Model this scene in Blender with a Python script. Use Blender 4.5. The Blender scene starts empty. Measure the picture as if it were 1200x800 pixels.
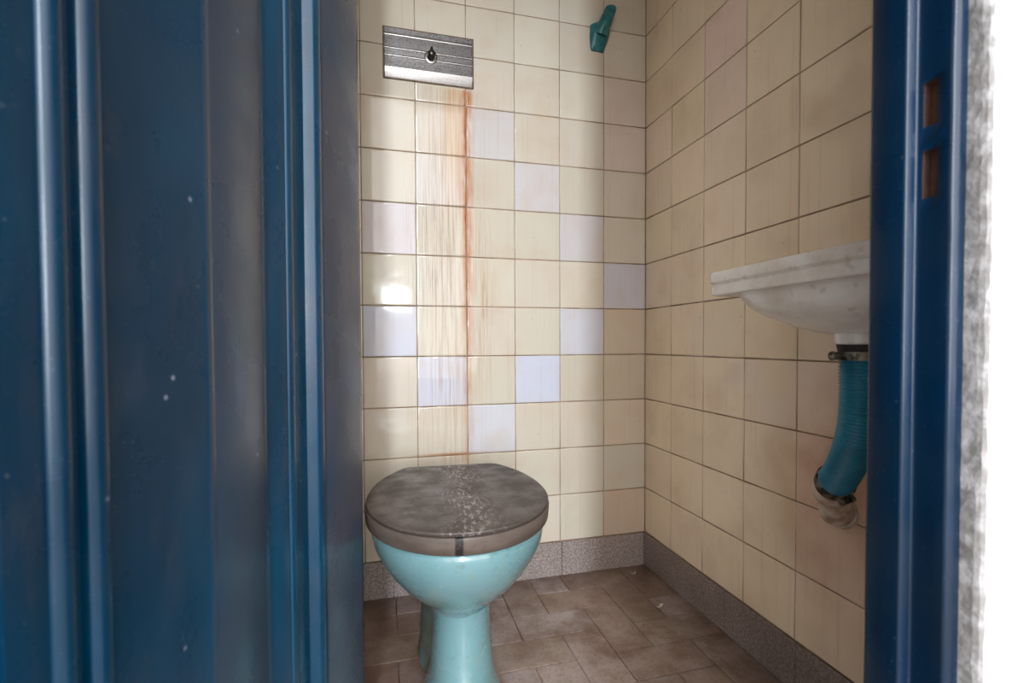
import bpy, bmesh, math, random
from mathutils import Vector, Matrix, noise as mnoise
random.seed(7)
S = bpy.context.scene
COL = S.collection

# ---------------------------------------------------------------- camera
cam_d = bpy.data.cameras.new('camera'); cam = bpy.data.objects.new('camera', cam_d); COL.objects.link(cam)
FOC, PITCH, ROLL, YAW = 567.21, 0.0233, -0.0039, 0.2543
CAM = Vector((-0.841, -1.4588, 0.7476))
fw = Vector((math.sin(YAW)*math.cos(PITCH), math.cos(YAW)*math.cos(PITCH), -math.sin(PITCH)))
rt = Vector((math.cos(YAW), -math.sin(YAW), 0)); up = rt.cross(fw)
r2 = rt*math.cos(ROLL)+up*math.sin(ROLL); u2 = up*math.cos(ROLL)-rt*math.sin(ROLL)
cam.matrix_world = Matrix(((r2.x, u2.x, -fw.x, CAM.x), (r2.y, u2.y, -fw.y, CAM.y), (r2.z, u2.z, -fw.z, CAM.z), (0, 0, 0, 1)))
cam_d.sensor_width = 36; cam_d.lens = FOC/1200*36; cam_d.shift_y = 15.29/1200; cam_d.clip_start = 0.02
cam_d.dof.use_dof = True; cam_d.dof.focus_distance = 1.0; cam_d.dof.aperture_fstop = 4.8
S.camera = cam

# ---------------------------------------------------------------- world, lights, exposure
S.view_settings.view_transform = 'Standard'; S.view_settings.look = 'None'
S.view_settings.gamma = 1; S.view_settings.use_curve_mapping = False
S.view_settings.exposure = 0.70
w = bpy.data.worlds.new('sky'); S.world = w; w.use_nodes = True
wt = w.node_tree; bg = wt.nodes['Background']; bg.inputs[0].default_value = (1.0, 0.985, 0.97, 1)
# open sky on the photographer's side of the wall, dimmer to the sides
wc = wt.nodes.new('ShaderNodeTexCoord'); wd = wt.nodes.new('ShaderNodeVectorMath'); wd.operation = 'DOT_PRODUCT'
wd.inputs[1].default_value = (0.10, -0.95, 0.30); wt.links.new(wc.outputs['Generated'], wd.inputs[0])
wr = wt.nodes.new('ShaderNodeMapRange'); wr.interpolation_type = 'SMOOTHSTEP'
for i_, v_ in zip((1, 2, 3, 4), (0.40, 1.0, 0.45, 2.6)): wr.inputs[i_].default_value = v_
wt.links.new(wd.outputs['Value'], wr.inputs[0]); wt.links.new(wr.outputs[0], bg.inputs[1])

def area(name, loc, target, sx, sy, power, color):
    l = bpy.data.lights.new(name, 'AREA'); l.shape = 'RECTANGLE'; l.size = sx; l.size_y = sy; l.energy = power; l.color = color
    o = bpy.data.objects.new(name, l); COL.objects.link(o); o.location = loc
    o.rotation_euler = (Vector(target)-Vector(loc)).to_track_quat('-Z', 'Y').to_euler(); return o
# tall daylit opening and a small bright window far behind the photographer
area('daylight_opening', (-1.52, -7.6, 2.65), (-0.6, 0, 0.4), 0.50, 5.0, 270, (0.76, 0.87, 1.0))
area('far_window', (-0.72, -6.0, 1.445), (-0.8, 0, 0.9), 0.20, 0.18, 15, (0.85, 0.95, 1.0))

# ---------------------------------------------------------------- helpers
def tag(o, label=None, cat=None, group=None, kind=None):
    if label: o['label'] = label
    if cat: o['category'] = cat
    if group: o['group'] = group
    if kind: o['kind'] = kind
    return o
def empty(name, loc, rz=0):
    o = bpy.data.objects.new(name, None); COL.objects.link(o); o.location = loc; o.rotation_euler = (0, 0, rz)
    o.empty_display_size = .05; return o
def build(name, bm, mat, parent=None, smooth=False, ang=None):
    bmesh.ops.recalc_face_normals(bm, faces=bm.faces[:])
    me = bpy.data.meshes.new(name); bm.to_mesh(me); bm.free()
    if mat: me.materials.append(mat)
    if smooth:
        for p in me.polygons: p.use_smooth = True
        if ang: me.set_sharp_from_angle(angle=math.radians(ang))
    o = bpy.data.objects.new(name, me); COL.objects.link(o)
    if parent: o.parent = parent
    return o
def box(bm, a, b, bev=0, seg=2):
    a = Vector(a); b = Vector(b)
    m = Matrix.Translation((a+b)/2) @ Matrix.Diagonal((abs(b.x-a.x), abs(b.y-a.y), abs(b.z-a.z), 1))
    r = bmesh.ops.create_cube(bm, size=1, matrix=m)
    if bev:
        es = list({e for v in r['verts'] for e in v.link_edges})
        bmesh.ops.bevel(bm, geom=es, offset=bev, segments=seg, affect='EDGES', profile=.5)
def loft(bm, rings, cap0=True, cap1=True, closed=True):
    R = [[bm.verts.new(p) for p in r] for r in rings]
    n = len(R[0])
    for a, b in zip(R, R[1:]):
        for i in range(n if closed else n-1):
            j = (i+1) % n
            bm.faces.new((a[i], a[j], b[j], b[i]))
    if cap0: bm.faces.new(R[0])
    if cap1: bm.faces.new(R[-1])
    return R
def catmull(pts, per):
    out = []; P = [Vector(p) for p in pts]; P = [2*P[0]-P[1]]+P+[2*P[-1]-P[-2]]
    for i in range(1, len(P)-2):
        for k in range(per):
            t = k/per; a, b, c, d = P[i-1:i+3]
            out.append(.5*((2*b)+(c-a)*t+(2*a-5*b+4*c-d)*t*t+(3*b-a-3*c+d)*t**3))
    out.append(P[-2]); return out
def tube(bm, path, rad, seg=24, caps=True):
    path = [Vector(p) for p in path]; T = []
    for i in range(len(path)):
        T.append((path[min(i+1, len(path)-1)]-path[max(i-1, 0)]).normalized())
    n = T[0].orthogonal().normalized(); rings = []
    for i, p in enumerate(path):
        n = (n-T[i]*n.dot(T[i])).normalized(); b = T[i].cross(n)
        r = rad(i/(len(path)-1)) if callable(rad) else rad
        rings.append([p+(n*math.cos(q)+b*math.sin(q))*r for q in (2*math.pi*k/seg for k in range(seg))])
    loft(bm, rings, caps, caps)
def lathe(bm, prof, c, axis='z', seg=32):
    rings = []
    for r, h in prof:
        ring = []
        for k in range(seg):
            q = 2*math.pi*k/seg; x, y = r*math.cos(q), r*math.sin(q)
            ring.append(Vector(c)+(Vector((x, y, h)) if axis == 'z' else Vector((x, h, y))))
        rings.append(ring)
    loft(bm, rings)

# ---------------------------------------------------------------- material helpers
def lin(r, g, b):
    f = lambda c: (c/255/12.92) if c/255 <= .04045 else ((c/255+.055)/1.055)**2.4
    return (f(r), f(g), f(b), 1)
class M:
    def __init__(s, name, rough=.5, **kw):
        s.m = bpy.data.materials.new(name); s.m.use_nodes = True; s.t = s.m.node_tree
        s.b = s.t.nodes['Principled BSDF']; s.b.inputs['Roughness'].default_value = rough
        for k, v in kw.items(): s.b.inputs[k.replace('_', ' ')].default_value = v
        s.pos = s.t.nodes.new('ShaderNodeTexCoord').outputs['Object']
    def n(s, ty, **kw):
        x = s.t.nodes.new(ty)
        for k, v in kw.items(): setattr(x, k, v)
        return x
    def l(s, a, b): s.t.links.new(a, b)
    def vec(s, sc, src=None):
        x = s.n('ShaderNodeMapping'); x.inputs['Scale'].default_value = sc; s.l(src or s.pos, x.inputs[0]); return x.outputs[0]
    def noise(s, sc=(1, 1, 1), scale=5, detail=4, rough=.55, dist=0):
        x = s.n('ShaderNodeTexNoise'); x.inputs['Scale'].default_value = scale; x.inputs['Detail'].default_value = detail
        x.inputs['Roughness'].default_value = rough; x.inputs['Distortion'].default_value = dist; s.l(s.vec(sc), x.inputs['Vector']); return x.outputs['Fac']
    def voro(s, scale, sc=(1, 1, 1), out='Distance', feature='F1'):
        x = s.n('ShaderNodeTexVoronoi'); x.feature = feature; x.inputs['Scale'].default_value = scale; s.l(s.vec(sc), x.inputs['Vector']); return x.outputs[out]
    def ramp(s, fac, a, b, lo=0., hi=1.):
        x = s.n('ShaderNodeMapRange'); x.interpolation_type = 'SMOOTHSTEP'
        for i, v in zip((1, 2, 3, 4), (a, b, lo, hi)): x.inputs[i].default_value = v
        s.l(fac, x.inputs[0]); return x.outputs[0]
    def math(s, op, a, b=None):
        x = s.n('ShaderNodeMath', operation=op)
        for i, v in enumerate((a, b)):
            if v is None: continue
            if isinstance(v, (int, float)): x.inputs[i].default_value = v
            else: s.l(v, x.inputs[i])
        return x.outputs[0]
    def mul(s, a, b): return s.math('MULTIPLY', a, b)
    def mix(s, fac, a, b, mode='MIX'):
        x = s.n('ShaderNodeMix', data_type='RGBA', blend_type=mode)
        for i, v in ((0, fac), (6, a), (7, b)):
            if isinstance(v, (int, float)): x.inputs[i].default_value = v
            elif isinstance(v, tuple): x.inputs[i].default_value = v
            else: s.l(v, x.inputs[i])
        return x.outputs[2]
    def sep(s):
        x = s.n('ShaderNodeSeparateXYZ'); s.l(s.pos, x.inputs[0]); return x.outputs
    def attr(s, name):
        x = s.n('ShaderNodeAttribute'); x.attribute_name = name; return x.outputs['Color']
    def color(s, c):
        if isinstance(c, tuple): s.b.inputs['Base Color'].default_value = c
        else: s.l(c, s.b.inputs['Base Color'])
        return s
    def rough(s, f): s.l(f, s.b.inputs['Roughness']); return s
    def bump(s, h, strength=.3, dist=.001):
        x = s.n('ShaderNodeBump'); x.inputs['Strength'].default_value = strength; x.inputs['Distance'].default_value = dist
        s.l(h, x.inputs['Height']); s.l(x.outputs[0], s.b.inputs['Normal']); return s

# ---- glazed wall tile (with rust streaks only on the back wall, where the water ran)
def tile_mat(name, rust):
    m = M(name, .16, Specular_IOR_Level=.5)
    base = m.attr('tile_tone')
    blot = m.ramp(m.noise(scale=7, detail=3), .42, .75)
    c = m.mix(m.mul(blot, .35), base, lin(196, 166, 138))
    # fine vertical dirt runs
    runs = m.ramp(m.noise((60, 60, 1.6), scale=1.6, detail=5), .54, .8)
    c = m.mix(m.mul(runs, .20), c, lin(150, 128, 104))
    # specks of grime
    sp = m.ramp(m.voro(24), .0, .06, 1, 0)
    gate = m.ramp(m.noise(scale=4.1, detail=2), .46, .52)
    c = m.mix(m.mul(m.mul(sp, gate), .75), c, lin(70, 55, 45))
    fine = m.ramp(m.noise(scale=260, detail=2), .62, .78)
    c = m.mix(m.mul(fine, .13), c, lin(140, 112, 90))
    rf = m.ramp(m.noise(scale=14, detail=4), .35, .75, .035, .15)
    if rust:
        x, y, z = m.sep()
        def band(c0, wd): # 1 inside |x-c0|<wd soft
            d = m.math('ABSOLUTE', m.math('SUBTRACT', x, c0)); return m.ramp(d, 0, wd, 1, 0)
        wob = m.mul(m.math('SUBTRACT', m.noise((1, 1, 1), scale=9, detail=4), .5), .018)
        xw = m.math('ADD', x, wob)
        def bandw(c0, wd):
            d = m.math('ABSOLUTE', m.math('SUBTRACT', xw, c0)); return m.ramp(d, 0, wd, 1, 0)
        below = m.ramp(z, 1.50, 1.515, 1, 0)
        fade = m.ramp(z, .45, 1.15)
        stre = m.ramp(m.noise((150, 1, 3.5), scale=1.0, detail=6, rough=.7), .40, .68)
        stre2 = m.ramp(m.noise((330, 1, 5), scale=1.0, detail=5, rough=.7), .47, .66)
        # wide pale brown wash
        wash = m.mul(m.mul(bandw(-.655, .135), below), m.ramp(z, .2, .7))
        c = m.mix(m.mul(m.mul(wash, stre), .62), c, lin(150, 112, 84))
        c = m.mix(m.mul(m.mul(m.mul(bandw(-.70, .12), stre2), m.ramp(z, .75, 1.0)), m.mul(m.ramp(z, 1.30, 1.12), .85)), c, lin(108, 90, 78))
        # yellow-ochre runs just under the plate
        och = m.mul(m.mul(bandw(-.64, .055), below), m.ramp(z, 1.02, 1.36))
        c = m.mix(m.mul(m.mul(och, m.math('ADD', m.mul(stre2, .6), .35)), .85), c, lin(200, 146, 84))
        # right-hand fainter web of rust
        web = m.mul(m.mul(bandw(-.555, .05), stre2), m.mul(m.ramp(z, .45, .8), m.ramp(z, 1.25, 1.0)))
        c = m.mix(m.mul(web, .8), c, lin(176, 124, 78))
        # the main rust line
        core = m.mul(m.mul(bandw(-.601, .026), below), m.math('ADD', m.mul(fade, .75), .28))
        brk = m.ramp(m.noise((90, 1, 14), scale=1, detail=5), .30, .58, .35, 1)
        c = m.mix(m.mul(m.mul(core, brk), 1.0), c, lin(172, 98, 38))
        dk = m.mul(m.mul(bandw(-.604, .006), below), m.mul(m.ramp(m.noise((60, 1, 22), scale=1, detail=4), .45, .62), m.ramp(z, .7, 1.1)))
        c = m.mix(m.mul(dk, .7), c, lin(128, 64, 26))
        foot = m.mul(m.mul(bandw(-.66, .16), m.ramp(m.math('ABSOLUTE', m.math('SUBTRACT', z, .412)), 0, .008, 1, 0)), .8)
        c = m.mix(foot, c, lin(176, 112, 60))
        foot2 = m.mul(m.mul(bandw(-.62, .11), m.ramp(m.math('ABSOLUTE', m.math('SUBTRACT', z, .40)), 0, .03, 1, 0)), m.mul(stre, .45))
        c = m.mix(foot2, c, lin(186, 126, 72))
    else:
        x, y, z = m.sep()
        # pinkish brown soiling around the drain pipe
        d = m.n('ShaderNodeVectorMath', operation='DISTANCE'); m.l(m.pos, d.inputs[0]); d.inputs[1].default_value = (0, -.78, .46)
        near = m.ramp(d.outputs['Value'], .10, .36, 1, 0)
        c = m.mix(m.mul(near, m.ramp(m.noise(scale=9, detail=5), .3, .7, .25, .75)), c, lin(186, 142, 118))
        d2 = m.n('ShaderNodeVectorMath', operation='DISTANCE'); m.l(m.pos, d2.inputs[0]); d2.inputs[1].default_value = (0, -.523, .925)
        spot = m.mul(m.ramp(d2.outputs['Value'], .004, .014, 1, 0), m.ramp(m.noise(scale=90, detail=3), .35, .6))
        c = m.mix(m.mul(spot, .6), c, lin(150, 105, 60))
    m.color(c).rough(rf); m.bump(m.noise(scale=11, detail=2), .05, .004)
    return m.m
TILE_RUST = tile_mat('glazed_tile_rust_stained', True); TILE = tile_mat('glazed_tile', False)
g = M('grout', .85); g.color(g.mix(g.ramp(g.noise(scale=12, detail=4), .35, .7), lin(122, 98, 76), lin(164, 142, 116))); GROUT = g.m

def terrazzo(name, brown_mix):
    m = M(name, .45)
    c = m.mix(m.ramp(m.noise(scale=170, detail=3), .35, .7), lin(134, 118, 110), lin(184, 170, 164))
    c = m.mix(m.mul(m.ramp(m.noise(scale=330, detail=2), .60, .68), .8), c, lin(70, 56, 50))
    c = m.mix(m.mul(m.ramp(m.noise((1, 1.1, 1), scale=270, detail=2), .64, .72), .8), c, lin(214, 202, 196))
    c = m.mix(m.mul(m.ramp(m.noise(scale=6, detail=5), .25, .7, .5, 1), brown_mix), c, lin(84, 66, 54))
    m.color(c).bump(m.noise(scale=200), .15, .001); return m.m
TERR = terrazzo('terrazzo', .22); TERR_DARK = terrazzo('dark_terrazzo', .58)  # second copy mixes in more dark brown, for the right skirting
def floor_mat():
    m = M('floor_tile', .5)
    base = m.attr('tile_tone')
    c = m.mix(m.ramp(m.noise(scale=8, detail=6, rough=.65), .34, .7), base, lin(116, 90, 74))
    c = m.mix(m.mul(m.ramp(m.noise(scale=120, detail=3), .5, .72), .5), c, lin(108, 84, 70))
    c = m.mix(m.mul(m.ramp(m.noise((1, 1.3, 1), scale=190, detail=2), .60, .74), .5), c, lin(188, 170, 156))
    # patchy dark brown along the skirtings and behind the bowl
    x, y, z = m.sep()
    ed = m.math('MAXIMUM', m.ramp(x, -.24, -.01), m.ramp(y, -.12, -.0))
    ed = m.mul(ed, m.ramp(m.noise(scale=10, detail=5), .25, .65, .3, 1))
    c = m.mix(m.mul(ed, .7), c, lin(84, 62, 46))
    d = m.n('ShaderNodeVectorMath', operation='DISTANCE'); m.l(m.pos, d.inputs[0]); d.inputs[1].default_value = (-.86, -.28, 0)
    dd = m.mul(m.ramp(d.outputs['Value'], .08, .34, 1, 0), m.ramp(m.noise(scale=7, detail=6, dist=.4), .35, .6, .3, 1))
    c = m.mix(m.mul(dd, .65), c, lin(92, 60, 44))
    sp = m.ramp(m.voro(40), 0, .05, 1, 0)
    c = m.mix(m.mul(m.mul(sp, m.ramp(m.noise(scale=5), .5, .58)), .8), c, lin(50, 38, 32))
    m.color(c).rough(m.ramp(m.noise(scale=20, detail=4), .3, .7, .28, .5)).bump(m.noise(scale=60, detail=5), .25, .002)
    return m.m
FLOORM = floor_mat()
g = M('floor_grout', .9); g.color(g.mix(g.ramp(g.noise(scale=6, detail=4), .4, .65), lin(74, 52, 42), lin(150, 128, 116))); FGROUT = g.m

def paint(name, a, b, dirt_and_sheen, rlo=.2, rhi=.42, ndirt=.5, bump=.15, wall_sheen=None):
    m = M(name, .3, Specular_IOR_Level=.45, Coat_Weight=.12, Coat_Roughness=.18)
    c = m.mix(m.ramp(m.noise((1, 1, .35), scale=6, detail=5), .3, .7), a, b)
    c = m.mix(m.mul(m.ramp(m.noise((2.2, 2.2, .6), scale=9, detail=6, rough=.7), .50, .80), ndirt), c, dirt_and_sheen)
    if wall_sheen:   # grey reflection of the tiled wall, painted into upright bands of the leaf
        dt = m.n('ShaderNodeVectorMath', operation='DOT_PRODUCT'); m.l(m.pos, dt.inputs[0]); dt.inputs[1].default_value = wall_sheen[0]
        for a0, a1, am, soft in wall_sheen[1]:
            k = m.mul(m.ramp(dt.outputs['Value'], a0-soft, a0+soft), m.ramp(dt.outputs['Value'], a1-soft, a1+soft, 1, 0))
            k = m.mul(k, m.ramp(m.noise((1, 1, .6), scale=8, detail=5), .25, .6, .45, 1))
            c = m.mix(m.mul(k, am), c, dirt_and_sheen)
    v = m.ramp(m.voro(26, out='Distance'), 0, .09, 1, 0)
    c = m.mix(m.mul(m.mul(v, m.ramp(m.noise(scale=11, detail=2), .50, .56)), .75), c, lin(150, 158, 170))
    v2 = m.ramp(m.noise(scale=420, detail=2), .70, .76)
    c = m.mix(m.mul(v2, .35), c, lin(130, 140, 150))
    m.color(c).rough(m.ramp(m.noise(scale=8, detail=5), .3, .7, rlo, rhi)).bump(m.noise((1, 1, .5), scale=38, detail=3), bump, .002)
    return m.m
NAVY = paint('navy_frame_paint', lin(4, 24, 40), lin(0, 38, 66), lin(26, 40, 56), ndirt=.5)
def plaster_mat():
    m = M('white_plaster', .85)
    c = m.mix(m.ramp(m.noise(scale=7, detail=6), .45, .8), lin(196, 196, 206), lin(178, 177, 186))
    c = m.mix(m.mul(m.ramp(m.noise(scale=150, detail=3), .6, .75), .4), c, lin(150, 146, 148))
    m.color(c).bump(m.noise(scale=45, detail=7, rough=.65), .6, .004); return m.m
PLASTER = plaster_mat()
m = M('rough_mortar', .95)
m.color(m.mix(m.ramp(m.noise(scale=60, detail=6), .4, .65), lin(138, 134, 131), lin(176, 172, 171))).bump(m.noise(scale=130, detail=6), .6, .003); MORTAR = m.m
m = M('ceiling_paint', .9); m.color(m.mix(m.noise(scale=5), lin(222, 218, 208), lin(200, 194, 182))); CEIL = m.m
m = M('concrete_ground', .9); m.color(m.mix(m.noise(scale=12, detail=6), lin(190, 184, 176), lin(158, 152, 145))); CONC = m.m

# turquoise vitreous china
m = M('turquoise_china', .12, Specular_IOR_Level=.55, Coat_Weight=.4, Coat_Roughness=.06)
c = m.mix(m.ramp(m.noise((1, 1, .8), scale=9, detail=6), .42, .72), lin(110, 146, 150), lin(98, 132, 128))
c = m.mix(m.mul(m.ramp(m.noise(scale=70, detail=4), .58, .72), .35), c, lin(84, 104, 98))
c = m.mix(m.mul(m.ramp(m.noise((4, 4, 1), scale=14, detail=5), .56, .68), .35), c, lin(124, 138, 122))
m.color(c).rough(m.ramp(m.noise(scale=16, detail=4), .35, .7, .10, .34)); CHINA = m.m
m = M('shaded_turquoise_china', .4)
c = m.mix(m.ramp(m.noise(scale=12, detail=6), .35, .65), lin(96, 118, 112), lin(84, 74, 60))
m.color(c); CHINA_SHADE = m.m  # trapway china, with the shade behind the foot painted into its colour
def lid_mat(name, top):
    m = M(name, .42)
    c = m.mix(m.ramp(m.noise(scale=12, detail=6), .3, .7), lin(70, 60, 54), lin(86, 76, 69)) if top else \
        m.mix(m.ramp(m.noise((1, 1, 3), scale=9, detail=5), .35, .65), lin(82, 70, 62), lin(98, 86, 78))
    if top:
        x, y, z = m.sep()
        ln = m.math('ABSOLUTE', m.math('SUBTRACT', m.math('ADD', x, m.mul(m.math('SUBTRACT', m.noise(scale=5, detail=2), .5), .06)), .012))
        msk = m.mul(m.ramp(ln, .0, .075, 1, 0), m.ramp(m.noise((1.0, .35, 1), scale=130, detail=5, rough=.8), .50, .60))
        msk = m.mul(msk, m.ramp(m.noise((1, .8, 1), scale=11, detail=4), .36, .58, .1, 1))
        c = m.mix(m.mul(msk, .78), c, lin(186, 178, 172))
        c = m.mix(m.mul(m.ramp(m.noise(scale=300, detail=3), .62, .72), .4), c, lin(150, 140, 134))
        v = m.ramp(m.voro(13), 0, .035, 1, 0); c = m.mix(m.mul(v, .8), c, lin(38, 30, 26))
    else:
        x, y, z = m.sep()
        d = m.ramp(m.math('ABSOLUTE', m.math('ADD', x, .016)), .005, .009, 1, 0)
        f = m.mul(m.mul(d, m.ramp(y, -.19, -.18, 1, 0)), m.ramp(m.noise(scale=150, detail=3), .35, .5, .55, 1))
        c = m.mix(f, c, lin(32, 26, 24))
    c = m.mix(m.mul(m.ramp(m.noise(scale=90, detail=4), .56, .7), .3), c, lin(66, 56, 50))
    m.color(c).rough(m.ramp(m.noise(scale=20, detail=5), .3, .7, .28, .6)).bump(m.noise(scale=160, detail=4), .15, .001); return m.m
LID = lid_mat('worn_lid_plastic', True); SEAT = lid_mat('dusty_seat_plastic', False)
m = M('white_porcelain', .22, Coat_Weight=.2)
c = m.mix(m.ramp(m.noise(scale=8, detail=6), .4, .75), lin(226, 220, 212), lin(198, 184, 170))
c = m.mix(m.mul(m.ramp(m.noise(scale=60, detail=4), .58, .72), .3), c, lin(140, 122, 104)); m.color(c); PORC = m.m
m = M('teal_hose_plastic', .4); m.color(m.mix(m.ramp(m.noise(scale=20, detail=4), .35, .7), lin(20, 100, 124), lin(40, 124, 146))); HOSE = m.m
m = M('black_rubber', .7); m.color(m.mix(m.noise(scale=60), lin(24, 20, 18), lin(46, 38, 32))); RUB = m.m
m = M('rusty_clamp_steel', .5, Metallic=.7); m.color(m.mix(m.ramp(m.noise(scale=70, detail=4), .42, .6), lin(52, 40, 30), lin(140, 132, 118))); CLAMP = m.m
m = M('grimy_white_pvc', .5)
m.color(m.mix(m.ramp(m.noise(scale=40, detail=5), .38, .66), lin(204, 186, 168), lin(160, 130, 108))); PVC = m.m
m = M('brushed_chrome', .22, Metallic=1)
m.color(m.mix(m.ramp(m.noise((3, 3, 60), scale=4, detail=4), .35, .7), lin(150, 145, 142), lin(138, 131, 125))).rough(m.ramp(m.noise(scale=260, detail=3), .3, .7, .26, .34)); CHROME = m.m
m = M('rusty_dark_edge', .6, Metallic=.4); m.color(m.mix(m.noise(scale=60, detail=3), lin(84, 66, 52), lin(124, 98, 76))); EDGE = m.m
m = M('dark_steel', .3, Metallic=.9); m.color(lin(84, 80, 74)); STEEL = m.m
m = M('teal_hook_plastic', .35)
m.color(m.mix(m.ramp(m.noise(scale=50, detail=4), .35, .65), lin(24, 92, 98), lin(52, 122, 120))); HOOK = m.m
m = M('rusty_slot', .9); m.color(m.mix(m.noise(scale=120, detail=4), lin(60, 40, 32), lin(104, 72, 58))); SLOT = m.m
m = M('paper', .9); m.color(lin(196, 186, 170)); PAPER = m.m

# ---------------------------------------------------------------- room shell
TH = .15; SK = .1092
zs = [SK+TH*k for k in range(0, 16)]
bcol = [0, .151, .303, .451, .602, .752, .906, 1.058, 1.21, 1.34]
rcol = [0, .151, .3055, .464, .620, .776, .93, 1.09]
cream = (209, 197, 178)
def tone(c, j=3):
    k = random.uniform(-j, j); return lin(*[max(0, min(255, v+k+random.uniform(-.25, .25)*j)) for v in c])
special_back = {(4, 8): (208, 199, 194), (3, 7): (208, 200, 196), (2, 6): (204, 196, 190), (1, 5): (204, 198, 204), (6, 6): (212, 200, 198),
                (6, 4): (198, 194, 204), (3, 3): (200, 200, 210), (5, 3): (200, 198, 206), (2, 4): (206, 202, 204), (4, 2): (210, 208, 210),
                (1, 8): (212, 194, 180), (1, 9): (212, 196, 182), (1, 4): (208, 190, 166), (1, 3): (208, 190, 166), (5, 7): (212, 202, 192), (1, 0): (206, 184, 164), (1, 2): (210, 192, 168)}
def tiled_wall(name, cols, place, mat, special, basec, zmax=2.30):
    """place(s, z, d) -> world point, s along the wall, d out of the wall into the room"""
    bm = bmesh.new(); lay = bm.loops.layers.float_color.new('tile_tone')
    gap_v, gap_h = .0011, .0016
    for c in range(len(cols)-1):
        for k in range(len(zs)):
            s0, s1 = cols[c]+gap_v, cols[c+1]-gap_v
            z0 = zs[k]+gap_h; z1 = min(zs[k]+TH-gap_h, zmax)
            if z1-z0 < .01: continue
            tx, tz = random.gauss(0, .0042), random.gauss(0, .0032)
            if special is special_back and (c+1, k) == (6, 5): tx, tz = 0., 0.
            off = random.uniform(-.0003, .0003)
            col = tone(special.get((c+1, k), basec), 4)
            rings = []
            for ins, d in ((0, -.0022), (.0004, -.0007), (.0016, -.0002), (.0040, 0)):
                r = []
                for (s, z) in ((s0+ins, z0+ins), (s1-ins, z0+ins), (s1-ins, z1-ins), (s0+ins, z1-ins)):
                    dd = d+off+(s-(s0+s1)/2)*tx+(z-(z0+z1)/2)*tz
                    r.append(bm.verts.new(place(s, z, dd)))
                rings.append(r)
            fs = []
            for a, b in zip(rings, rings[1:]):
                for i in range(4): fs.append(bm.faces.new((a[i], a[(i+1) % 4], b[(i+1) % 4], b[i])))
            fs.append(bm.faces.new(rings[-1]))
            for f in fs:
                for lp in f.loops: lp[lay] = col
    return bm
def finish_wall(name, bm, mat, place, cols, zmax=2.3):
    # solid masonry behind the tiles, same object, grout material on its face
    n0 = len(bm.faces)
    L = cols[-1]
    e = .12 if name == 'wall_back' else -.0
    a = [place(-e, 0, -.0022), place(L+e, 0, -.0022), place(L+e, zmax, -.0022), place(-e, zmax, -.0022)]
    b = [place(-e, 0, -.12), place(L+e, 0, -.12), place(L+e, zmax, -.12), place(-e, zmax, -.12)]
    loft(bm, [a, b])
    bm.faces.ensure_lookup_table()
    for f in bm.faces[n0:]: f.material_index = 1
    o = build(name, bm, mat); o.data.materials.append(GROUT)
    for p in o.data.polygons: p.use_smooth = p.material_index == 0
    # keep the flat centre of each tile flat-shaded with weighted normals
    md = o.modifiers.new('wn', 'WEIGHTED_NORMAL'); md.keep_sharp = True; md.weight = 100
    return tag(o, kind='structure')
pb = lambda s, z, d: (-s, -d, z)
pr = lambda s, z, d: (-d, -s, z)
bm = tiled_wall('wall_back', bcol, pb, TILE_RUST, special_back, cream); finish_wall('wall_back', bm, TILE_RUST, pb, bcol)
bm = tiled_wall('wall_right', rcol, pr, TILE, {(3, 8): (224, 198, 178), (3, 9): (224, 196, 180), (3, 7): (224, 202, 178), (5, 3): (224, 198, 174), (5, 2): (224, 196, 172), (5, 1): (224, 196, 172)}, (230, 208, 178)); finish_wall('wall_right', bm, TILE, pr, rcol)
LW = -bcol[-1]
pl = lambda s, z, d: (LW+d, -s, z)
bm = tiled_wall('wall_left', rcol, pl, TILE, {}, cream); finish_wall('wall_left', bm, TILE, pl, rcol)

# floor: 10 x 20 cm tiles laid herringbone
U = .102
bm = bmesh.new(); lay = bm.loops.layers.float_color.new('tile_tone')
def ftile(x0, x1, y0, y1):
    x0, x1 = max(x0, LW), min(x1, 0.); y0, y1 = max(y0, -1.09), min(y1, 0.)
    if x1-x0 < .004 or y1-y0 < .004: return
    col = tone(random.choice([(166, 148, 138), (156, 136, 124), (172, 156, 150), (152, 130, 116)]), 5)
    g_ = .0009; dz = random.uniform(-.0004, .0004); R = []
    for ins, d in ((0, -.003), (.0006, -.0006), (.0022, 0)):
        R.append([bm.verts.new(p) for p in ((x0+g_+ins, y0+g_+ins, d+dz), (x1-g_-ins, y0+g_+ins, d+dz), (x1-g_-ins, y1-g_-ins, d+dz), (x0+g_+ins, y1-g_-ins, d+dz))])
    fs = [bm.faces.new((a[i], a[(i+1) % 4], b[(i+1) % 4], b[i])) for a, b in zip(R, R[1:]) for i in range(4)]+[bm.faces.new(R[-1])]
    for f in fs:
        for lp in f.loops: lp[lay] = col
for r in range(-2, 12):
    for c in range(-3, 16):
        if (c-r-1) % 4 == 0: ftile(-U*(c+2)-.004, -U*c-.004, -U*(r+1)+.002, -U*r+.002)
        if (c-r) % 4 == 0: ftile(-U*(c+1)-.004, -U*c-.004, -U*(r+2)+.002, -U*r+.002)
n0 = len(bm.faces); box(bm, (LW-.05, -1.168, -.08), (.05, .05, -.0028)); bm.faces.ensure_lookup_table()
for f in bm.faces[n0:]: f.material_index = 1
o = build('floor', bm, FLOORM); o.data.materials.append(FGROUT); tag(o, kind='structure')
bm = bmesh.new(); box(bm, (LW-.12, -1.168, 2.30), (.12, .12, 2.42)); tag(build('ceiling', bm, CEIL), kind='structure')

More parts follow.
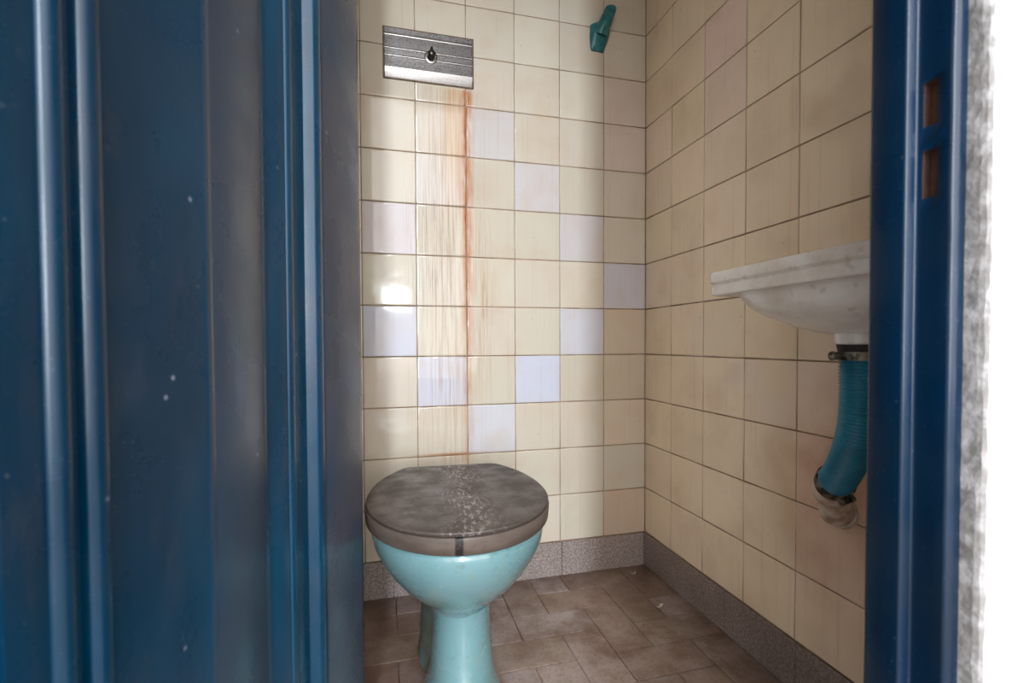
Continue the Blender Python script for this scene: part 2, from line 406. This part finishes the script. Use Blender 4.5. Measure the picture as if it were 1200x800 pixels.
# skirting of speckled terrazzo, laid in lengths
bm = bmesh.new(); xs = [-.006, -.30, -.575, -.826, -1.1, LW]
for a, b in zip(xs, xs[1:]): box(bm, (b+.0007, -.0055, 0), (a-.0007, .0, SK-.001), .0012)
tag(build('baseboard_back', bm, TERR), kind='structure')
bm = bmesh.new(); ys = [0, -.20, -.405, -.628, -.86, -1.09]
for a, b in zip(ys, ys[1:]): box(bm, (-.0055, b+.0008, 0), (0, a-.0008, SK-.001), .0012)
tag(build('baseboard_right', bm, TERR_DARK), kind='structure')

# front wall with the doorway
XR, XL = -.362, -1.085   # masonry edges of the opening
bm = bmesh.new()
box(bm, (XR, -1.168, -.02), (1.1, -1.092, 2.75)); box(bm, (-2.6, -1.168, -.02), (XL, -1.092, 2.75)); box(bm, (XL, -1.168, 2.06), (XR, -1.092, 2.75))
tag(build('wall_front', bm, PLASTER), kind='structure')
# broken mortar edge round the frame
bm = bmesh.new(); N = 260; prof = [(-.3645, -1.150), (-.3645, -1.156), (-.3642, -1.161), (-.3636, -1.166), (-.3622, -1.1695), (-.3595, -1.1708), (-.356, -1.1698), (-.352, -1.1660)]
rings = []
for i in range(N):
    z = 2.06*i/(N-1); r = []
    for j, (x, y) in enumerate(prof):
        a = .0022 if 0 < j < len(prof)-1 else 0
        q = mnoise.noise(Vector((j*.55, z*42, 3)))*.9+mnoise.noise(Vector((j*1.4, z*120, 9)))*.7
        r.append((x+a*q*.5, y+a*.6*mnoise.noise(Vector((j*.9, z*70, 30))), z))
    rings.append(r)
loft(bm, rings, False, False, closed=False)
tag(build('trim_1', bm, MORTAR), kind='structure')
# outdoor ground
bm = bmesh.new(); box(bm, (-5, -9.5, -.12), (3, -1.168, -.004)); tag(build('ground', bm, CONC), kind='structure')

# ---------------------------------------------------------------- pressed steel door frame (blue)
fr = empty('door_frame', (XR, -1.13, 0)); tag(fr, 'blue painted steel door frame with two latch slots, at right edge of doorway', 'door frame')
def to_local(o): o.location = -Vector((XR, -1.13, 0)); return o
t = .0014
A = [(-.3910, -1.0965), (-.3910, -1.1245)]
def jamb_profile(z):
    wv = .0006*mnoise.noise(Vector((0, 0, z*14)))+.0003*mnoise.noise(Vector((4, 0, z*40)))
    P = []
    P += [(-.3665, -1.0925), (-.3890, -1.0925), (-.3905, -1.0932), (-.3912, -1.0948)]
    P += [(-.3912, -1.1235), (-.3908, -1.1252), (-.3895, -1.1262)]
    P += [(-.3805, -1.1262), (-.3793, -1.1268), (-.3788, -1.1282)]
    P += [(-.3788, -1.1515+wv), (-.3784, -1.1535+wv), (-.3772, -1.1548+wv)]
    P += [(-.3655+wv, -1.1562), (-.3640+wv, -1.1556), (-.3634+wv, -1.1540)]
    P += [(-.3634, -1.145)]
    return P
# split in z so that two slots can be cut through the lock face (segment between points 9 and 10)
zsj = sorted(set([round(2.04*i/102, 4) for i in range(103)]+[.8738, .9158, .9365, .9755]))
slots = [(.8738, .9158), (.9365, .9755)]
zsj = [z for z in zsj if all(z <= a or z >= b for a, b in slots)]
bm = bmesh.new(); rows = []
SY0, SY1 = -1.1310, -1.1438
for z in zsj:
    P = jamb_profile(z); P = P[:10]+[(-.3788, SY0), (-.3788, SY1)]+P[10:]
    rows.append([bm.verts.new((x, y, z)) for x, y in P])
for ra, rb, za, zb in zip(rows, rows[1:], zsj, zsj[1:]):
    for i in range(len(ra)-1):
        if i == 10 and any(abs(za-a) < 1e-4 and abs(zb-b) < 1e-4 for a, b in slots): continue
        bm.faces.new((ra[i], ra[i+1], rb[i+1], rb[i]))
o = to_local(build('right_jamb', bm, NAVY, fr, smooth=True, ang=50))
md = o.modifiers.new('thick', 'SOLIDIFY'); md.thickness = .0012; md.offset = -1
for z0, z1 in slots:   # the rusty pocket seen through each slot
    bm = bmesh.new(); x0, x1 = -.3778, -.3680
    V = [[bm.verts.new((x, y, z)) for (y, z) in ((SY0, z0), (SY1, z0), (SY1, z1), (SY0, z1))] for x in (x0, x1)]
    for i in range(4): bm.faces.new((V[0][i], V[0][(i+1) % 4], V[1][(i+1) % 4], V[1][i]))
    bm.faces.new(V[1])
    to_local(tag(build('latch_slot', bm, SLOT, fr), 'rusty latch slot'))
bm = bmesh.new(); box(bm, (XL+.001, -1.152, 0), (-1.062, -1.094, 2.04), .002); to_local(build('left_jamb', bm, NAVY, fr))
bm = bmesh.new(); box(bm, (-1.061, -1.152, 2.005), (-.392, -1.094, 2.055), .002); to_local(build('head', bm, NAVY, fr))

# ---------------------------------------------------------------- door leaf, standing open into the room
HX, HY = -1.056, -1.118; FX, FY = -.882, -.570
LD = Vector((FX-HX, FY-HY, 0)); LEN = LD.length; LD.normalize(); LN = Vector((LD.y, -LD.x, 0))
def u_at(px):   # distance along the leaf seen at a picture column
    a = YAW+math.atan((px-600)/FOC); d = Vector((math.sin(a), math.cos(a)))
    hx, hy = HX-CAM.x, HY-CAM.y
    det = d.x*(-LD.y)-(-LD.x)*d.y
    s = (hx*(-LD.y)+LD.x*hy)/det
    return ((s*d.x-hx)/LD.x if abs(LD.x) > .3 else (s*d.y-hy)/LD.y)
door = empty('door_leaf', (HX, HY, 0)); tag(door, 'blue painted ribbed steel door leaf standing open at left of doorway', 'door')
BLUE = paint('blue_door_paint', lin(0, 38, 60), lin(0, 56, 82), lin(58, 60, 70), wall_sheen=((LD.x, LD.y, 0), [(u_at(243), u_at(316), .5, .003), (u_at(379), u_at(430), .95, .002)]))
def prof_pts():
    F = []
    def flat(px, v): F.append((u_at(px), v))
    def bead(p0, p1, v, h, n=9):
        a, b = u_at(p0), u_at(p1)
        for i in range(n):
            q = math.pi*i/(n-1); F.append(((a+b)/2-(b-a)/2*math.cos(q), v+h*math.sin(q)))
    F.append((0, 0)); flat(8, 0); flat(46, .0005)
    bead(50, 80, .0, .006); flat(81, -.004); flat(94, -.004); bead(95, 123, .0, .006); flat(126, 0)
    flat(240, 0.0); bead(241, 250, 0, .0008, 5); flat(252, .0); flat(308, -.0); flat(314, -.006)
    flat(320, -.006); flat(327, -.001); flat(335, .000)
    bead(337, 345, .0, .0035, 7); flat(347, -.010); flat(367, -.010); bead(369, 378, .001, .004, 7)
    flat(381, .003); flat(419, .003); flat(421.5, .0025); flat(422.3, .0)
    return F
F = prof_pts()
bm = bmesh.new(); NZ = 90; rings = []; DT = -.030
Z0, Z1 = .012, 2.0
uL = F[-1][0]
for i in range(NZ+1):
    z = Z0+(Z1-Z0)*i/NZ; r = []
    for j, (u, v) in enumerate(F):
        wv = .0010*mnoise.noise(Vector((u*7, 0, z*2.3)))
        r.append(LD*u+LN*(v+wv)+Vector((0, 0, z)))
    r += [LD*uL+LN*DT+Vector((0, 0, z)), LN*DT+Vector((0, 0, z))]
    rings.append(r)
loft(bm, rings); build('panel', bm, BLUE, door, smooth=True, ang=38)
for hz in (.35, 1.0, 1.7):
    bm = bmesh.new(); lathe(bm, [(.007, -.045), (.008, -.043), (.008, .043), (.007, .045)], (-.006, -.012, hz), seg=16); build('hinge', bm, STEEL, door, smooth=True, ang=40)

# ---------------------------------------------------------------- toilet
TX, TY = -.699, -.46
toilet = empty('toilet', (TX, TY, 0), math.radians(-3.5)); tag(toilet, 'turquoise toilet bowl with grimy brown lid closed, against the tiled back wall', 'toilet')
def egg(z, w_, yf, yb, n=64, cx=0., flat=None, pw=2.0):
    """horizontal outline: half width w_, front reach yf (negative), back reach yb; widest at ym"""
    ym = yb*.10+yf*.12; pts = []
    for k in range(n):
        q = 2*math.pi*k/n; c, s = math.cos(q), math.sin(q)
        x = w_*math.copysign(abs(c)**(2/pw), c); y = ym+(yb-ym)*abs(s)**(2/pw) if s > 0 else ym+(yf-ym)*abs(s)**(2/pw)
        if flat is not None and y > flat:
            y = flat
        pts.append(Vector((cx+x, y, z)))
    return pts
# bowl
bm = bmesh.new()
bowl = [(.398, .166, -.204, .215), (.392, .172, -.210, .220), (.380, .174, -.211, .222), (.360, .171, -.207, .220), (.335, .160, -.196, .215), (.305, .142, -.176, .205), (.275, .119, -.148, .19), (.250, .093, -.118, .17), (.232, .070, -.090, .15), (.222, .063, -.078, .14), (.212, .060, -.072, .13)]
loft(bm, [egg(*r, n=72) for r in bowl], True, False)
build('bowl', bm, CHINA, toilet, smooth=True, ang=60)
# pedestal: slender foot that flares to the floor
bm = bmesh.new()
ped = [(.216, .061, -.072, .12), (.20, .059, -.070, .12), (.16, .060, -.072, .12), (.12, .063, -.078, .125), (.08, .065, -.090, .13), (.045, .074, -.104, .135), (.018, .084, -.120, .14), (.006, .087, -.125, .14), (0, .087, -.125, .14)]
loft(bm, [egg(*r, n=64, cx=.006) for r in ped])
build('pedestal', bm, CHINA, toilet, smooth=True, ang=60)
# trapway behind the foot
bm = bmesh.new()
trap = [(.30, .055, .10, .27), (.25, .062, .08, .29), (.20, .068, .07, .30), (.12, .072, .06, .30), (.04, .076, .06, .30), (0, .082, .05, .305)]
loft(bm, [[Vector((x-.004, y, z)) for x, y in [(w_*math.cos(q)*(1.0), (a+b)/2+(b-a)/2*math.sin(q)) for q in [2*math.pi*k/40 for k in range(40)]]] for z, w_, a, b in trap])
build('trapway', bm, CHINA_SHADE, toilet, smooth=True, ang=60)
# seat ring + lid
seat = [(.400, .177, -.213, .236), (.3985, .181, -.217, .24), (.402, .1845, -.2195, .242), (.424, .1865, -.2215, .243), (.4285, .1855, -.2205, .242), (.4295, .183, -.218, .240)]
bm = bmesh.new()
ri = [egg(.4295, .115, -.155, .12), egg(.400, .115, -.155, .12)]
rr = [egg(*r, flat=.232) for r in seat]
R = loft(bm, rr+ri, False, False)
for i in range(64): bm.faces.new((R[-1][i], R[-1][(i+1) % 64], R[0][(i+1) % 64], R[0][i]))
build('seat', bm, SEAT, toilet, smooth=True, ang=50)
def lid_out(z, ins):
    P = []
    w_, yf, yb = .185-ins, -.221+ins, .232-ins
    # sampled outline: rounded front, straight chamfered back
    n = 72
    for k in range(n):
        q = 2*math.pi*k/n; c, s = math.cos(q), math.sin(q)
        if s < 0: x, y = w_*math.copysign(abs(c)**.96, c), yf*abs(s)**.97
        else: x, y = w_*c, .285*s
        if y > yb: y = yb
        P.append(Vector((x, y, z)))
    return P
bm = bmesh.new()
loft(bm, [lid_out(.4298, .006), lid_out(.4305, .0035), lid_out(.4325, .0018), lid_out(.4355, .0010), lid_out(.4375, .0022), lid_out(.4385, .0055), lid_out(.4390, .02), lid_out(.4388, .06), lid_out(.4385, .12)])
build('lid', bm, LID, toilet, smooth=True, ang=35)
for sx in (-1, 1):
    bm = bmesh.new(); box(bm, (sx*.075-.012, .232, .402), (sx*.075+.012, .252, .430), .003); build('hinge', bm, SEAT, toilet, smooth=True, ang=40)

# ---------------------------------------------------------------- chrome plate in the back wall
PX, PZ, PW, PH = -.7105, 1.586, .262, .146
plate = empty('wall_plate', (PX, 0, PZ)); tag(plate, 'ribbed chrome metal plate with centre knob set high in back wall', 'wall plate')
bm = bmesh.new(); b = .004
pr_ = [(PH/2, .003), (PH/2-b, .0075), (PH/2-.017, .0055)]
def ext(bm, prof, x0, x1):   # prof: (z, depth) down the plate
    V = [[bm.verts.new((x, -d, z)) for z, d in prof] for x in (x0, x1)]
    for i in range(len(prof)-1): bm.faces.new((V[0][i], V[0][i+1], V[1][i+1], V[1][i]))
def beadz(zc, h, d0, r, n=7):
    return [(zc+h*math.cos(math.pi*i/(n-1)), d0+r*math.sin(math.pi*i/(n-1))) for i in range(n)]
base = .0045
prof = [(PH/2-.003, .001), (PH/2-.004, .0065), (PH/2-.016, .0062)]+beadz(PH/2-.022, .0042, base, .0028)+[(.028, base)]+beadz(.0135, .0034, base, .0026)+beadz(-.0075, .0034, base, .0026)+[(-.020, base), (-.041, base+.0008), (-.043, .0100), (-.066, .0028), (-PH/2+.003, .001)]
ext(bm, prof, -PW/2+.004, PW/2-.004)
for sx in (-1, 1):
    V = [bm.verts.new((sx*(PW/2-.004), -d, z)) for z, d in prof]+[bm.verts.new((sx*(PW/2-.004), .0, -PH/2+.003)), bm.verts.new((sx*(PW/2-.004), .0, PH/2-.003))]
    bm.faces.new(V)
o = build('plate', bm, CHROME, plate, smooth=True, ang=25)
bm = bmesh.new()
box(bm, (-PW/2-.001, -.006, -PH/2), (-PW/2+.005, 0, PH/2), .0012); box(bm, (PW/2-.005, -.006, -PH/2), (PW/2+.001, 0, PH/2), .0012)
box(bm, (-PW/2, -.006, PH/2-.004), (PW/2, 0, PH/2), .0012); box(bm, (-PW/2, -.004, -PH/2-.001), (PW/2, 0, -PH/2+.003), .0012)
build('frame', bm, EDGE, plate)
bm = bmesh.new(); lathe(bm, [(.019, 0), (.0185, -.003), (.014, -.0048), (.0105, -.004), (.009, -.006)], (.005, -.0045, .001), axis='y', seg=32); build('knob_rosette', bm, CHROME, plate, smooth=True, ang=50)
bm = bmesh.new(); lathe(bm, [(.006, 0), (.0055, -.006), (.009, -.010), (.011, -.015), (.0095, -.021), (.004, -.024)], (.005, -.010, .0), axis='y', seg=24)
tube(bm, [(.005, -.024, .003), (.005, -.027, .012), (.006, -.026, .021)], lambda q: .0050*(1-q)+.002, 12)
build('knob', bm, STEEL, plate, smooth=True, ang=50)

# ---------------------------------------------------------------- teal hook
HKX, HKZ = -.165, 1.722
hook = empty('wall_hook', (HKX, 0, HKZ)); tag(hook, 'chunky teal plastic hook stuck on the upper back wall tiles', 'hook')
hb = [(-.0345, .040), (-.036, .004), (-.034, -.028), (-.0305, -.0385), (.0095, -.0400), (.0230, -.0060), (.0300, .0150), (.0310, .030), (.0240, .040), (.0050, .052), (-.012, .050)]
bm = bmesh.new()
cxh = sum(p[0] for p in hb)/len(hb); czh = sum(p[1] for p in hb)/len(hb)
R_ = []
for sc, d in ((1, 0), (1, -.006), (.94, -.011), (.72, -.0165), (.35, -.019)):
    R_.append([(cxh+(x-cxh)*sc, d-(.004*(z-czh)/.04 if d < -.01 else 0), czh+(z-czh)*sc) for x, z in hb])
loft(bm, R_); build('backplate', bm, HOOK, hook, smooth=True, ang=42)
bm = bmesh.new()
pth = catmull([(-.002, -.008, .010), (.002, -.016, .028), (.010, -.022, .048), (.017, -.026, .066), (.023, -.029, .082), (.024, -.0295, .087)], 6)
tube(bm, pth, lambda q: (.0225-.006*q)*(1 if q < .93 else math.sqrt(max(.12, 1-((q-.93)/.07)**2))), 20)
build('prong', bm, HOOK, hook, smooth=True, ang=60)

# ---------------------------------------------------------------- wash basin
SX0, SX1, SY_0, SY_1 = -.282, -.0008, -1.062, -.700
basin = empty('wash_basin', (0, -.885, .83)); tag(basin, 'small white porcelain wash basin fixed to the right tiled wall', 'wash basin')
BO = Vector((0, -.885, .83))
def rrect(ins, z, rad=.018, near=.06, n=6):
    x0, x1, y0, y1 = SX0+ins, SX1, SY_0+ins, SY_1-ins
    P = [(x1, y1), ]
    for cx_, cy_, r_, a0 in ((x0, y1, rad, 90), (x0, y0, near, 180)):
        ccx = cx_+r_; ccy = cy_-r_ if a0 == 90 else cy_+r_
        for i in range(n+1):
            q = math.radians(a0+90*i/n); P.append((ccx+r_*math.cos(q), ccy+r_*math.sin(q)))
    P.append((x1, y0))
    return [Vector((x, y, z))-BO for x, y in P]
def subdiv_ring(P, m=72):   # even resampling by arc length
    L = [0]
    for i in range(len(P)): L.append(L[-1]+(P[(i+1) % len(P)]-P[i]).length)
    out = []
    for k in range(m):
        s = L[-1]*k/m; i = max(j for j in range(len(P)) if L[j] <= s+1e-9); tt = (s-L[i])/(L[i+1]-L[i]); out.append(P[i].lerp(P[(i+1) % len(P)], tt))
    return out
# rim with stepped apron
bm = bmesh.new()
secs = [(.030, .8330, ), (.006, .8300), (.0035, .8305), (.0022, .832), (.0022, .8470), (.0040, .8490), (.0022, .8515), (.0, .8535), (.0, .8680), (.0015, .8705), (.004, .8715), (.022, .8715), (.026, .8690)]
rings = [rrect(s_[0], s_[1]) for s_ in secs]
# inner bowl opening
n = len(rings[0])
def ell(z, ax, ay, cx_=-.142, cy_=-.885):
    out = []
    for p in rings[-1]:
        w_ = p+BO; q = math.atan2((w_.y-cy_)/ay, (w_.x-cx_)/ax); out.append(Vector((cx_+ax*math.cos(q), cy_+ay*math.sin(q), z))-BO)
    return out
rings += [ell(.866, .105, .140), ell(.84, .098, .132), ell(.81, .082, .112), ell(.79, .06, .08), ell(.783, .025, .03)]
loft(bm, rings, True, True)
build('rim', bm, PORC, basin, smooth=True, ang=32)
bm = bmesh.new(); rb = []
for z, ax, ay, cx_ in ((.8335, .128, .178, -.140), (.828, .128, .175, -.140), (.818, .124, .163, -.140), (.805, .114, .145, -.140), (.793, .098, .122, -.139), (.782, .081, .098, -.138), (.773, .059, .070, -.137), (.768, .036, .040, -.136)):
    pw = 2+1.5*max(0, (z-.764)/.07)**1.5; sg = lambda v: math.copysign(abs(v)**(2/pw), v)
    rb.append([Vector((cx_+ax*sg(math.cos(q)), -.885+ay*sg(math.sin(q)), z-.007*(z < .82)-.003*(z < .83)))-BO for q in [2*math.pi*k/56 for k in range(56)]])
loft(bm, rb); build('bowl', bm, PORC, basin, smooth=True, ang=60)
DC = Vector((-.150, -.885, 0))
bm = bmesh.new(); lathe(bm, [(.033, .772), (.034, .766), (.0325, .745), (.030, .7435)], DC-BO, seg=36); build('drain_outlet', bm, PORC, basin, smooth=True, ang=50)

# ---------------------------------------------------------------- drain hose with clamps, and wall elbow
hose = empty('drain_hose', (DC.x, DC.y, .70)); HO = Vector((DC.x, DC.y, .70)); tag(hose, 'teal corrugated drain hose curving from the basin to the wall pipe', 'hose')
hp = catmull([(-.150, -.885, .735), (-.150, -.885, .700), (-.148, -.884, .662), (-.143, -.877, .615), (-.132, -.856, .568), (-.118, -.828, .530), (-.103, -.800, .504)], 60)
hp = [p-HO for p in hp]
L = [0]
for a, b in zip(hp, hp[1:]): L.append(L[-1]+(b-a).length)
bm = bmesh.new(); TL = L[-1]; NR = 420; path = []; j = 0
for i in range(NR+1):
    s = TL*i/NR
    while j < len(L)-2 and L[j+1] < s: j += 1
    path.append(hp[j].lerp(hp[j+1], (s-L[j])/max(1e-9, L[j+1]-L[j])))
tube(bm, path, lambda q: .0262+.0014*math.cos(q*TL/.0050*2*math.pi), 40); build('corrugated_tube', bm, HOSE, hose, smooth=True)
def frame_at(q):
    i = int(q*NR); i = min(max(i, 1), NR-1); return path[i], (path[i+1]-path[i-1]).normalized()
bm = bmesh.new(); tube(bm, [Vector((DC.x, DC.y, z))-HO for z in (.7475, .742, .736, .731)], lambda q: .0315-.004*q, 32); build('rubber_washer', bm, RUB, hose, smooth=True, ang=40)
for q, rad, hw, side in ((.035, .0300, .0065, -rt), (.965, .0295, .0085, -fw)):
    c_, d_ = frame_at(q); bm = bmesh.new()
    tube(bm, [c_-d_*hw, c_-d_*(hw*.96), c_-d_*(hw*.5), c_+d_*(hw*.5), c_+d_*(hw*.96), c_+d_*hw], lambda s: rad if .1 < s < .9 else rad-.002, 36)
    cl = build('hose_clamp', bm, CLAMP, hose, smooth=True, ang=40)
    n_ = (side-d_*side.dot(d_)).normalized(); tdir = d_.cross(n_)
    bm = bmesh.new(); pc = c_+n_*(rad+.003)
    tube(bm, [pc-tdir*.011, pc-tdir*.0105, pc+tdir*.006, pc+tdir*.0062, pc+tdir*.0125, pc+tdir*.013], lambda s: .0058 if s < .7 else .0072, 14)
    build('clamp_screw', bm, CLAMP, cl, smooth=True, ang=40)
q0, d0 = frame_at(1.0); q0 = q0+HO
bm = bmesh.new(); tube(bm, [q0-HO-d0*.016, q0-HO-d0*.01, q0-HO+d0*.006], lambda s: .0302-.003*s, 32); build('rubber_sleeve', bm, RUB, hose, smooth=True, ang=40)
elb = empty('pipe_elbow', (0, -.70, .425)); EO = Vector((0, -.70, .425)); tag(elb, 'grimy off-white plastic pipe elbow entering the right wall below the basin', 'pipe')
bm = bmesh.new()
ep = catmull([q0+d0*.002, q0+d0*.018, q0+d0*.032+Vector((.004, 0, -.001)), q0+d0*.042+Vector((.018, -.004, -.004)), (-.045, -.752, .436), (-.022, -.740, .428), (-.0005, -.730, .424)], 12)
tube(bm, [p-EO for p in ep], lambda q: .0250-.001*q, 32); build('elbow', bm, PVC, elb, smooth=True, ang=60)
bm = bmesh.new(); tube(bm, [Vector(p)-EO for p in [(-.014, -.7365, .427), (-.0125, -.736, .4265), (-.004, -.732, .425), (-.0006, -.730, .424)]], lambda s: .028+.004*s, 32); build('wall_collar', bm, PVC, elb, smooth=True, ang=60)

# ---------------------------------------------------------------- litter on the floor
def scrap(name, x, y, rz, w_, l_, label, mat, group=None):
    bm = bmesh.new(); G = []
    for i in range(7):
        r = []
        for j in range(5):
            a, b_ = i/6-.5, j/4-.5
            e = 1+.25*mnoise.noise(Vector((i*.9, j*.7, x*50)))
            z = .0016+.006*abs(mnoise.noise(Vector((i*.5, j*.6, y*40))))+.004*(a*a*4)
            r.append(bm.verts.new((a*l_*e, b_*w_*e, z)))
        G.append(r)
    for i in range(6):
        for j in range(4): bm.faces.new((G[i][j], G[i+1][j], G[i+1][j+1], G[i][j+1]))
    o = build(name, bm, mat, smooth=True); o.location = (x, y, .0); o.rotation_euler.z = rz
    md = o.modifiers.new('thick', 'SOLIDIFY'); md.thickness = .0008; md.offset = 1
    return tag(o, label, 'litter', group)
scrap('paper_scrap', -.100, -.256, .5, .010, .026, 'tiny curled pale paper scrap on the dark floor near the right skirting', PAPER)
scrap('plaster_flake', -.075, -.060, .2, .006, .018, 'small flat flake on the floor close to the back corner', PAPER)
